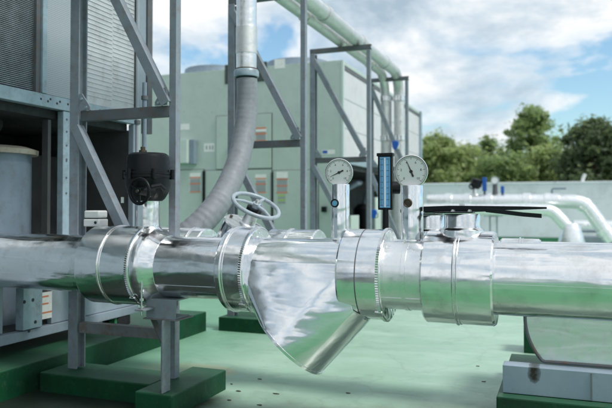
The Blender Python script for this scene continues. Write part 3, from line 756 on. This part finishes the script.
# base section
bx_('base_rail', 'bluegrey', CX-.08, CX+.012, Y0, Y1, .235, .292)
bx_('lower_panel', 'bluegrey', CX-.04, CX-.005, yx(53), Y1-.01, .295, .80)
bx_('lower_panel', 'bluegrey', CX-.06, CX-.03, Y0, yx(8), .295, .80)
brd = bx_('galvanised_board', 'galv', CX-.03, CX+.03, yx(20.5), yx(38), .30, .575)
for px, py in ((24.5, 302), (33, 300), (29, 331), (35.5, 322)):
    p = atX(px, py, CX+.031); MB().lathe((CX+.030, p.y, p.z), (1, 0, 0), [(0, .011), (.002, .0105), (.002, 0)], 12).build('bolt_hole', M['ink'], brd)
bx_('galvanised_board', 'galv', CX-.01, CX+.022, yx(38.4), yx(40.5), .30, .60)
lb = bx_('warning_label', 'paper', CX-.005, CX-.0015, yx(41), yx(53), .335, .50, bevel=0)
ln = MB()
for k, zq in enumerate((.475, .43, .375)): ln.box(CX-.0014, CX-.0008, yx(41), yx(53) - (.03 if k < 2 else 0), zq-.006, zq+.004)
ln.build('printed_line', M['orange'], lb, smooth=False)
# bolted strip and inner strip by the opening
pst = bx_('corner_post', 'galv', CX-.05, CX-.002, yx(63), yx(70), .802, 1.65)
for zq in (1.60, 1.52, 1.43, 1.34, 1.33, 1.22, 1.12): MB().lathe((CX-.003, yx(66.3), zq), (1, 0, 0), [(0, .007), (.005, .006), (.005, 0)], 10).build('bolt_head', M['steel_dark'], pst)
bx_('corner_post', 'inner', CX-.11, CX-.06, yx(55), yx(58), .802, 1.59)
bx_('corner_post', 'bluegrey', CX-.05, CX-.004, yx(133.5), Y1-.002, .802, 1.65)
bx_('reflection_panel', 'bluegrey', -3.10, -3.06, Y0+.01, 2.88, .81, 1.59)  # unseen panel added to lighten what the left pipe reflects
# receiver tank standing in the opening
tkx, tky, tr_ = -3.42, 3.25, .245
tank = MB().lathe((tkx, tky, .302), (0, 0, 1), [(0, tr_), (1.10, tr_), (1.105, tr_-.02), (1.105, 0)], 56).build('receiver_tank', M['tank'], nc)
MB().lathe((tkx, tky, 1.365), (0, 0, 1), [(0, tr_), (.0, tr_+.04), (.03, tr_+.042), (.034, tr_+.03), (.05, tr_-.02), (.07, 0)], 56).build('flange', M['cream'], tank)
MB().tube([(tkx, tky-.1, 1.43), (tkx, tky-.1, 1.5), (tkx-.02, tky-.02, 1.56), (tkx-.1, tky+.08, 1.585)], .085, 20).build('elbow', M['inner'], tank)
for yy in (-1.0, .9, 2.3, yx(126)):
    MB().box(-3.14, CX+.005, yy-.09, yy+.06, .162, .233).build('rubber_foot', M['black_matt'], nc, bevel=.01)
MB().box(CX-.06, CX-.005, yx(118)-.02, yx(118)+.05, .1615, .232).build('shim_block', M['skirt'], nc, bevel=.004)
# conduit with end cap clipped on the panel
cdp = conduit(136.8, yx(137)-.02, 1.705, 3.3, .014, 'thin vertical conduit with end clip on the end of the near chiller', 'conduit')

# ------------------------------------------------------------------ far chiller
FYc = 9.3
fc = thing('chiller', 'sage green chiller farther back with doors, orange striped labels and fan tops', 'chiller', (-4.7, 12.2, .16), 'air cooled chillers on the roof')
def pf(px, py): p = atY(px, py, FYc); return p.x, p.z
bx_('front_panel', 'sage', -6.5, CX-.03, FYc, FYc+.05, .24, 3.2, fc)
bx_('corner_trim', 'sage_trim', CX-.028, CX+.01, FYc-.004, FYc+.06, .24, 3.2, fc)
bx_('roof_sheet', 'sage', -6.5, CX, FYc+.052, 15.0, 3.14, 3.198, fc)
bx_('back_panel', 'sage', -6.5, CX, 15.005, 15.05, .24, 3.2, fc)
bx_('side_panel', 'sage', -6.55, -6.505, FYc, 15.05, .24, 3.2, fc)
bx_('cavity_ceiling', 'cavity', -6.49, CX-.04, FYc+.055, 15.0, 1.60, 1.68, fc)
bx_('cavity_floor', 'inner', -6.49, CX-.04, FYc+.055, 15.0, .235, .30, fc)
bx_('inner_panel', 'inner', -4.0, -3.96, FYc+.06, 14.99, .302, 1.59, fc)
bx_('base_rail', 'bluegrey', CX-.08, CX+.012, FYc+.062, 15.0, .20, .30, fc)
bx_('frame_rail', 'galv', CX-.06, CX+.005, FYc+.062, 15.05, 1.68, 1.76, fc)
ys = [FYc+.07, 10.72, 10.86, 12.15, 12.3, 13.55, 13.7, 15.04]
for a, b_ in zip(ys[::2], ys[1::2]):
    bx_('side_panel', 'sage_side', CX-.05, CX-.01, a, b_, 1.765, 3.07, fc)
for a, b_ in zip(ys[::2], ys[1::2]):
    for zq in (2.2, 2.64):
        bx_('panel_seam', 'greyink', CX-.012, CX-.008, a+.02, b_-.02, zq, zq+.012, fc, bevel=0)
for a, b_ in zip(ys[1::2][:-1], ys[2::2]):
    bx_('side_post', 'steel_dark', CX-.06, CX+.004, a+.005, b_-.005, .302, 3.07, fc)
bx_('side_trim', 'steel_dark', CX-.055, CX-.002, FYc+.065, 14.93, 3.072, 3.135, fc)
bx_('side_post', 'galv', CX-.02, CX+.04, 15.0-.06, 15.06, .302, 3.2, fc)
for a, b_ in ((9.75, 10.2), (11.2, 11.6), (12.6, 13.3), (14, 14.6)):
    bx_('lower_panel', 'sage', CX-.06, CX-.02, a, b_, .302, 1.2 if a > 11 else .9, fc)
for yy in (10.55, 12.0, 13.4):
    MB().lathe((CX-.45, yy, .302), (0, 0, 1), [(0, 0), (0, .2), (.7, .2), (.78, .12), (.8, 0)], 28).build('compressor', M['black'], fc)
    MB().tube([(CX-.45, yy, 1.05), (CX-.4, yy, 1.3), (CX-.2, yy+.1, 1.42), (CX-.2, yy+.3, 1.44)], .05, 14).build('suction_pipe', M['tank'], fc)
def panel(name, m, x0, y0, x1, y1, d=.02, par=fc, off=0., bevel=.004):
    a, zt_ = pf(x0, y0); b_, zb_ = pf(x1, y1)
    return MB().box(a, b_, FYc-d-off, FYc-off-.0005, zb_, zt_).build(name, M[m], par, smooth=False, bevel=bevel)
# doors with dark gaps
def door(x0, y0, x1, y1):
    panel('door_gap', 'seam', x0-.8, y0-.6, x1+.8, y1+.8, .004, bevel=0)
    return panel('door', 'sage', x0, y0, x1, y1, .02, off=.0045)
d1 = door(217, 116.5, 271.5, 168)
d2 = door(206, 170.8, 271.5, 246)
d3 = door(274, 170.8, 318, 246)
d4 = door(160, 170.8, 203.5, 246)
hd = panel('handle', 'black', 203.8, 171, 205.6, 212, .05, par=fc, off=.001)
panel('handle', 'ink', 272, 172, 273.2, 240, .03, par=fc, off=.005)
panel('latch', 'black', 230.5, 144, 233, 158, .04, par=d1, off=.025)
# junction box with hood
jb = panel('junction_box', 'sage_trim', 178, 141, 192, 163.5, .16)
panel('junction_box_side', 'tank', 192.2, 140.2, 197, 164, .10)
# stickers and printed plates
def label_(x0, y0, x1, y1, par, off, stripes):
    p = panel('warning_label', 'paper', x0, y0, x1, y1, .001, par=par, off=off, bevel=0)
    g = panel('printed_text', 'greyink', x0+.4, y0+(y1-y0)*.30, x1-.4, y1-.6, .0006, par=p, off=off+.0012, bevel=0)
    for s in stripes:
        yy = y0 + (y1-y0)*s
        panel('printed_stripe', 'orange', x0+.1, yy-.55, x1-.1, yy+.55, .0006, par=p, off=off+.002, bevel=0)
label_(190.5, 173, 201.5, 192.5, d4, .0255, (.24, .55, .97))
label_(256, 127.5, 267, 142.5, d1, .0255, (.05, .42, .9))
label_(256, 174.5, 267, 193.5, d2, .0255, (.22, .5, .95))
label_(277, 172, 288.5, 193, d3, .0255, (.34, .66, .98))
for k in range(4):
    panel('printed_stripe', 'lime' if k % 2 == 0 else 'greyink', 278.5, 194.5+k*2.4, 286, 196.3+k*2.4, .001, par=d3, off=.0255, bevel=0)
pp = panel('paper_notice', 'paper', 204, 143.5, 214.5, 151.5, .001, off=.001, bevel=0)
for x0 in (206, 209.3, 212): panel('printed_text', 'greyink', x0, 145.5, x0+1.4, 149.5, .0006, par=pp, off=.0025, bevel=0)
panel('torn_sticker', 'paper', 180.5, 124, 189.5, 129.5, .001, off=.001, bevel=0)
panel('torn_sticker', 'paper', 274.5, 59.5, 285, 68, .001, off=.001, bevel=0)
panel('vent_slot', 'seam', 225, 65, 267, 81, .006, off=.001, bevel=0)
nt_ = panel('notice', 'paper', 322, 150, 335, 154, .001, off=.001, bevel=0)
panel('printed_text', 'blue', 322.6, 150.6, 327.5, 153.4, .0006, par=nt_, off=.0025, bevel=0)
panel('rating_plate', 'paper', 311, 214, 315, 228, .001, off=.001, bevel=0)
panel('knob', 'black', 322.5, 206.5, 327, 212, .06, off=.001)
for px in range(156, 345, 14):
    for py in (64, 112):
        x, z_ = pf(px, py); MB().lathe((x, FYc-.001, z_), (0, -1, 0), [(0, .007), (.004, .006), (.004, 0)], 8).build('screw', M['greyink'], fc)
for cx_ in (-5.55, -4.02):
    for cy_ in (10.1, 11.6, 13.1, 14.4):
        fr = MB().lathe((cx_, cy_, 3.199), (0, 0, 1), [(0, .58), (.05, .55), (.17, .53), (.18, .515), (.17, .505), (.03, .50)], 48).build('fan_ring', M['tank'], fc)
        gr = MB()
        for rr in (.12, .24, .36, .48): gr.torus((cx_, cy_, 3.365), (0, 0, 1), rr, .008, 40, 6)
        for k in range(6):
            q = math.pi*k/6; d = Vector((math.cos(q), math.sin(q), 0))*.51
            gr.bar(Vector((cx_, cy_, 3.378))-d, Vector((cx_, cy_, 3.378))+d, rect(.012, .012))
        gr.build('grille', M['conduit'], fr)

# ------------------------------------------------------------------ far pipes by the wall
FP = 14.6
g_far = 'white clad pipes in front of the wall'
def P_(px, py, Y=FP): return atY(px, py, Y)
t = thing('far_pipe', 'upper white clad pipe before the wall with bend going down right', 'pipe', P_(500, 201), g_far)
def far_path(pts, r, name, par, m='clad_far'):
    pp_ = catmull([Vector(p) for p in pts], 8); return MB().tube(pp_, r, 28).build(name, M[m], par)
far_path([(-2.75, FP, P_(500, 201).z), P_(480, 201), P_(520, 201.2), P_(555, 201.5), P_(576, 202), P_(586, 206.5), P_(596, 219), P_(606, 233), P_(612, 241)], .145, 'pipe_jacket', t)
for px in (449, 468, 489, 527, 552):
    p = P_(px, 201.2); w = .16 if px != 552 else .3
    MB().lathe((p.x-w/2, FP, p.z), (1, 0, 0), [(0, .14), (.01, .17), (w-.01, .17), (w, .14)], 32).build('flange_jacket', M['clad_far'], t)
for px, py, d in ((584, 205, (1, 0, -.9)), (604, 231, (1, 0, -1.3))):
    p = P_(px, py); dv = Vector(d).normalized()
    MB().lathe(p-dv*.05, dv, [(0, .14), (.01, .165), (.1, .165), (.11, .14)], 32).build('flange_jacket', M['clad_far'], t)
F2 = 14.15
t2 = thing('far_pipe', 'lower white clad pipe before the wall ending in a flared upright jacket', 'pipe', P_(500, 212, F2), g_far)
far_path([(-2.75, F2, P_(500, 209.5, F2).z), P_(500, 209.8, F2), P_(540, 210, F2), P_(551, 211.5, F2), P_(558, 217, F2), P_(567, 227, F2), P_(573, 238, F2), P_(574, 250, F2)], .125, 'pipe_jacket', t2)
p = P_(571.5, 232, F2)
MB().lathe((p.x, F2, 0), (0, 0, 1), [(0, .26), (.35, .25), (p.z+.12, .165), (p.z+.17, .14)], 36).build('flared_jacket', M['clad_far'], t2)
t3 = thing('far_pipe', 'short white clad pipe end beside the bends by the wall', 'pipe', P_(590, 227, 15.2), g_far)
MB().lathe((P_(574, 226, 15.2).x, 15.2, P_(590, 226.5, 15.2).z), (1, 0, 0), [(0, 0), (0, .13), (1.2, .13), (1.2, 0)], 28).build('pipe_jacket', M['clad_far'], t3)
MB().box(P_(580, 240, 15.2).x, P_(612, 240, 15.2).x+.3, 14.9, 15.5, 0, .42).build('base_block', M['bluegrey'], t3, bevel=.01)
# fittings on the far pipe
fa = thing('valve_actuator', 'tiny black valve actuator on the far white pipe', 'actuator', P_(476, 195))
p = P_(475, 184)
MB().lathe((p.x, FP, 1.2), (0, 0, 1), [(0, .07), (p.z-1.2-.06, .06)], 16).build('neck', M['clad_far'], fa)
MB().lathe((p.x, FP, p.z-.10), (.25, 0, 1), [(0, 0), (0, .07), (.06, .12), (.2, .115), (.22, 0)], 24).build('housing', M['black'], fa)
MB().torus((p.x-.04, FP-.15, p.z-.05), (0, -1, 0), .06, .015, 24, 8).build('handwheel', M['black'], fa)
for px, w, y0, y1, lb in ((484.5, .045, 177.5, 194, 'blue thermometer next to the tiny black actuator on the far pipe'), (502.5, .035, 186, 196, 'short blue thermometer to the right of the far dial gauge')):
    a, b_ = P_(px, y0), P_(px, y1)
    ft = thing('thermometer', lb, 'thermometer', (a.x, FP, b_.z))
    MB().box(a.x-w, a.x+w, FP-.03, FP+.03, b_.z+.06, a.z).build('case', M['blue'], ft, bevel=.01)
    MB().lathe((a.x, FP, b_.z-.05), (0, 0, 1), [(0, .02), (.12, .02)], 12).build('stem', M['black'], ft)
p = P_(495, 180.5)
fg = thing('pressure_gauge', 'tiny dial gauge on a stalk on the far white pipe', 'gauge', (p.x, FP, 1.25))
MB().lathe((p.x, FP-.04, p.z), (0, -1, 0), [(-.06, 0), (-.06, .085), (.02, .085), (.02, .07)], 28).build('case', M['conduit'], fg)
MB().lathe((p.x, FP-.05, p.z), (0, -1, 0), [(0, .072), (.002, 0)], 24).build('dial', M['dial'], fg)
MB().lathe((p.x, FP, 1.2), (0, 0, 1), [(0, .06), (p.z-1.2-.08, .05)], 16).build('stem', M['steel_dark'], fg)
p = P_(552, 190)
fl_ = thing('valve_lever', 'thin dark valve lever standing above the far white pipe', 'lever', (p.x, FP, 1.28))
MB().tube([(p.x, FP, 1.2), (p.x, FP, p.z), (p.x+.02, FP, p.z+.03), (P_(566, 190).x, FP, p.z+.03)], .022, 10).build('lever_rod', M['tank'], fl_)
for px in (490, 497):
    p = P_(px, 230, 14.35)
    q_ = thing('pipe_stand', 'thin grey stand post under the far white pipe, %s one' % ('left' if px == 490 else 'right'), 'pipe support', (p.x, 14.35, 0), 'thin stands under the far pipe')
    MB().bar((p.x, 14.35, 0), (p.x, 14.35, .87), rect(.03, .03), (1, 0, 0)).build('post', M['conduit'], q_)
    MB().box(p.x-.12, p.x+.12, 14.3, 14.4, .83, .86).build('saddle', M['conduit'], q_)
p = atY(583, 181, WALLY)
vp_ = thing('vent_stub', 'small white slanted vent pipe stub on top of the wall', 'vent', (p.x, WALLY+.1, 1.78))
MB().tube([(p.x-.03, WALLY+.1, 1.6), (p.x, WALLY+.1, 1.85), (p.x+.06, WALLY+.1, 2.0)], .05, 14).build('vent_pipe', M['white'], vp_)

# ------------------------------------------------------------------ trees
def tree(px, top, wpx, dist, label, leaf, n, seed, lsize=.2, dens=.55, trunkr=.16, low=None, clumps=26, group='trees beyond the wall', shape=1.0):
    rnd = np.random.RandomState(seed)
    d = ray(px, 207); d = Vector((d.x, d.y, 0)).normalized()
    base = Vector((d.x*dist, d.y*dist, -3.6)); fd = dist*d.dot(f0)
    ztop = CAMZ + (HZ-top)/K*fd; rad = wpx*.64/K*fd
    zlow = CAMZ + (HZ-(low or 186))/K*fd - .6
    t = thing('tree', label, 'tree', base, group)
    H = ztop-base.z
    tb = MB()
    def limb(p0, p1, r0, r1):
        mid = (p0+p1)/2 + Vector(rnd.uniform(-.12, .12, 3))*(p1-p0).length
        tb.tube([p0, mid, p1], [r0, (r0+r1)/2, r1], 8)
    tp = base + Vector((rnd.uniform(-.3, .3), rnd.uniform(-.3, .3), H*.9))
    limb(base, base + Vector((0, 0, H*.45)), trunkr, trunkr*.75); limb(base + Vector((0, 0, H*.44)), tp, trunkr*.75, .03)
    # clump centres in an uneven envelope
    cs = []
    for i in range(clumps):
        u = rnd.rand()
        z = zlow + (ztop-zlow)*(u**.85)*.97
        s = (z-zlow)/(ztop-zlow)
        env = (1-abs(2*s-.75)**2.0*.55) if shape else 1
        env = max(.12, math.sqrt(max(.02, 1-s**2.2)))
        q = rnd.rand()*2*math.pi; rr = rad*env*math.sqrt(rnd.rand())*rnd.uniform(.7, 1.08)
        cs.append((Vector((base.x + rr*math.cos(q), base.y + rr*math.sin(q), z)), rad*rnd.uniform(.16, .32)))
    for c, r in cs:
        k = rnd.uniform(.35, .8); p0 = base + Vector((0, 0, H*k)) if base.z+H*k < c.z else base + Vector((0, 0, (c.z-base.z)*.7))
        limb(p0, c, trunkr*.28, .015)
    tb.build('trunk', M['bark'], t)
    for i in range(clumps//2):      # loose twigs beyond the envelope
        q = rnd.rand()*2*math.pi; s = rnd.uniform(.35, 1.04); env = max(.1, math.sqrt(max(.01, 1-min(1, s)**2.2)))*rnd.uniform(.95, 1.25)
        cs.append((Vector((base.x + rad*env*math.cos(q), base.y + rad*env*math.sin(q), zlow + (ztop-zlow)*s)), rad*rnd.uniform(.05, .13)))
    clumps = len(cs); wts = np.array([max(r, rad*.08) for c, r in cs])**1.3; wts /= wts.sum()
    ctr = np.array([c for c, r in cs]); rs_ = np.array([r for c, r in cs])
    n = int(n*1.2); ids = rnd.choice(clumps, n, p=wts)
    off = rnd.normal(size=(n, 3))*.62
    nl = off/np.linalg.norm(off, axis=1)[:, None]*.55 + np.array([0, 0, .55]) + rnd.normal(size=(n, 3))*.55
    nl /= np.linalg.norm(nl, axis=1)[:, None]
    off = off*rs_[ids][:, None]*np.array([1.1, 1.1, .85])
    pos = ctr[ids] + off - np.array(base)
    a = rnd.normal(size=(n, 3)); a -= (a*nl).sum(1)[:, None]*nl; a /= np.linalg.norm(a, axis=1)[:, None]
    b_ = np.cross(nl, a)
    sz = lsize*.8*rnd.uniform(.5, 1.2, n)[:, None]
    v = np.stack([pos - a*sz, pos + b_*sz*.42, pos + a*sz, pos - b_*sz*.42], 1).reshape(-1, 3)
    me = bpy.data.meshes.new('crown'); me.vertices.add(4*n); me.vertices.foreach_set('co', v.ravel())
    me.loops.add(4*n); me.loops.foreach_set('vertex_index', np.arange(4*n)); me.polygons.add(n)
    me.polygons.foreach_set('loop_start', np.arange(0, 4*n, 4)); me.update(calc_edges=True); me.validate()
    me.materials.append(M[leaf])
    o = bpy.data.objects.new('crown', me); COL.objects.link(o); o.parent = t
    return t
tree(437, 137, 46, 36, 'light olive tree just right of the far chiller', 'leaf_light', 9000, 1, .17, clumps=34)
tree(462, 150, 44, 37, 'rounded light green tree between the olive tree and the sparse trees', 'leaf_light', 8000, 2, .17, clumps=30)
tree(488, 139, 32, 40, 'thin sparse tree showing sky through its top', 'leaf_mid', 3000, 3, .16, clumps=34)
tree(531, 109, 44, 38, 'tallest light green tree in the middle of the tree line', 'leaf_mid', 8500, 4, .17, clumps=40)
tree(503, 158, 50, 35, 'low bushy green tree left of the tallest tree', 'leaf_mid', 8000, 5, .17, clumps=30)
tree(549, 146, 40, 36, 'low light green tree right of the tallest tree', 'leaf_light', 7000, 6, .17, clumps=28)
tree(561, 131, 28, 43, 'slim wispy sapling between the tallest tree and the dark tree', 'leaf_mid', 1500, 7, .16, clumps=18, trunkr=.06)
tree(597, 123, 58, 33, 'dark broad tree at the right end of the tree line', 'leaf_dark', 12000, 8, .19, clumps=44)
tree(574, 158, 34, 37, 'low dark bush tree beside the dark broad tree', 'leaf_dark', 6000, 9, .18, clumps=24)
tree(650, 128, 70, 36, 'dark tree cut by the right edge of the picture', 'leaf_dark', 8000, 10, .2, clumps=30)
tree(415, 150, 40, 42, 'light tree partly hidden by the far chiller', 'leaf_light', 5000, 11, .18, clumps=24)
for k in range(9):
    tree(424+k*24, 166+random.uniform(-4, 3), 36, 46, ['mid green hedge tree filling the gap low behind the front row of trees'][0], 'leaf_mid' if k < 6 else 'leaf_dark', 4200, 30+k, .22, clumps=20, group='hedge trees low behind the front row')

# ------------------------------------------------------------------ litter on the floor
for k, (px, py, s) in enumerate(((237.5, 391.5, .014), (229.5, 400.5, .012), (259.5, 405.5, .012), (260, 379.5, .010), (275, 394, .016), (348, 393.5, .010), (478, 366.5, .012), (484, 382, .013), (232, 384.5, .01))):
    p = atZ(px, py, .0)
    mb = MB(); n = 7
    ring = [Vector((p.x + s*1.5*math.cos(q)*random.uniform(.3, 1.1), p.y + s*.7*math.sin(q)*random.uniform(.3, 1.2), 0)) for q in [2*math.pi*i/n for i in range(n)]]
    mb.quadgrid([[v + Vector((0, 0, h)) for v in ring] for h in (.001, .004)], True, True, True)
    tag(mb.build('dry_leaf', M['bronze'], None, smooth=False), 'small brown scrap of leaf litter lying on the pale green floor', 'litter', 'leaf scraps on the floor')

# ------------------------------------------------------------------ light and sky
SUN_EL, SUN_AZ = 54, 98      # azimuth measured from +Y towards +X
w = bpy.data.worlds.new('World'); scene.world = w; w.use_nodes = True
nt = w.node_tree; bg = nt.nodes['Background']; bg.inputs['Strength'].default_value = .12
sky = nd(nt, 'ShaderNodeTexSky', sky_type='NISHITA', sun_disc=False); sky.sun_elevation = R(SUN_EL); sky.sun_rotation = R(SUN_AZ)
sky.air_density = 1.2; sky.dust_density = .6; sky.ozone_density = 1.2
tc_ = nd(nt, 'ShaderNodeTexCoord'); sp = nd(nt, 'ShaderNodeSeparateXYZ'); nt.links.new(tc_.outputs['Generated'], sp.inputs[0])
mp = nd(nt, 'ShaderNodeMapping'); mp.inputs['Location'].default_value = (2, 2, 8); mp.inputs['Scale'].default_value = (1.5, 1.5, 2.9); nt.links.new(tc_.outputs['Generated'], mp.inputs['Vector'])
n1 = noise(nt, mp.outputs['Vector'], 1.9, 9, .55, .3)
cov_ = ramp(nt, math_(nt, 'ADD', n1, math_(nt, 'MULTIPLY_ADD', sp.outputs[1], -.07, math_(nt, 'MULTIPLY_ADD', sp.outputs[2], .16, .058))), [(.49, 0), (.535, .75), (.59, 1)])
n2 = noise(nt, mp.outputs['Vector'], 2.6, 8, .6, .2)
cc = ramp(nt, n2, [(.38, (2.2, 2.85, 3.4)), (.48, (3.5, 4.05, 4.5)), (.57, (5.3, 5.4, 5.45))])
skc = mix(nt, 1.0, sky.outputs[0], (.66, .80, .84), 'MULTIPLY')
nt.links.new(mix(nt, cov_, skc, cc), bg.inputs['Color'])
sl = bpy.data.lights.new('sun', 'SUN'); sl.energy = 1.8; sl.angle = R(14); sl.color = (1, .96, .9)
so = bpy.data.objects.new('sun', sl); COL.objects.link(so)
sd = Vector((math.sin(R(SUN_AZ))*math.cos(R(SUN_EL)), math.cos(R(SUN_AZ))*math.cos(R(SUN_EL)), math.sin(R(SUN_EL))))
so.rotation_euler = sd.to_track_quat('Z', 'Y').to_euler(); so.location = sd*30
so['kind'] = 'structure'

scene.render.engine = 'CYCLES'
scene.view_settings.view_transform = 'Standard'; scene.view_settings.look = 'None'
scene.view_settings.exposure = 0.68; scene.view_settings.gamma = 1; scene.view_settings.use_curve_mapping = False
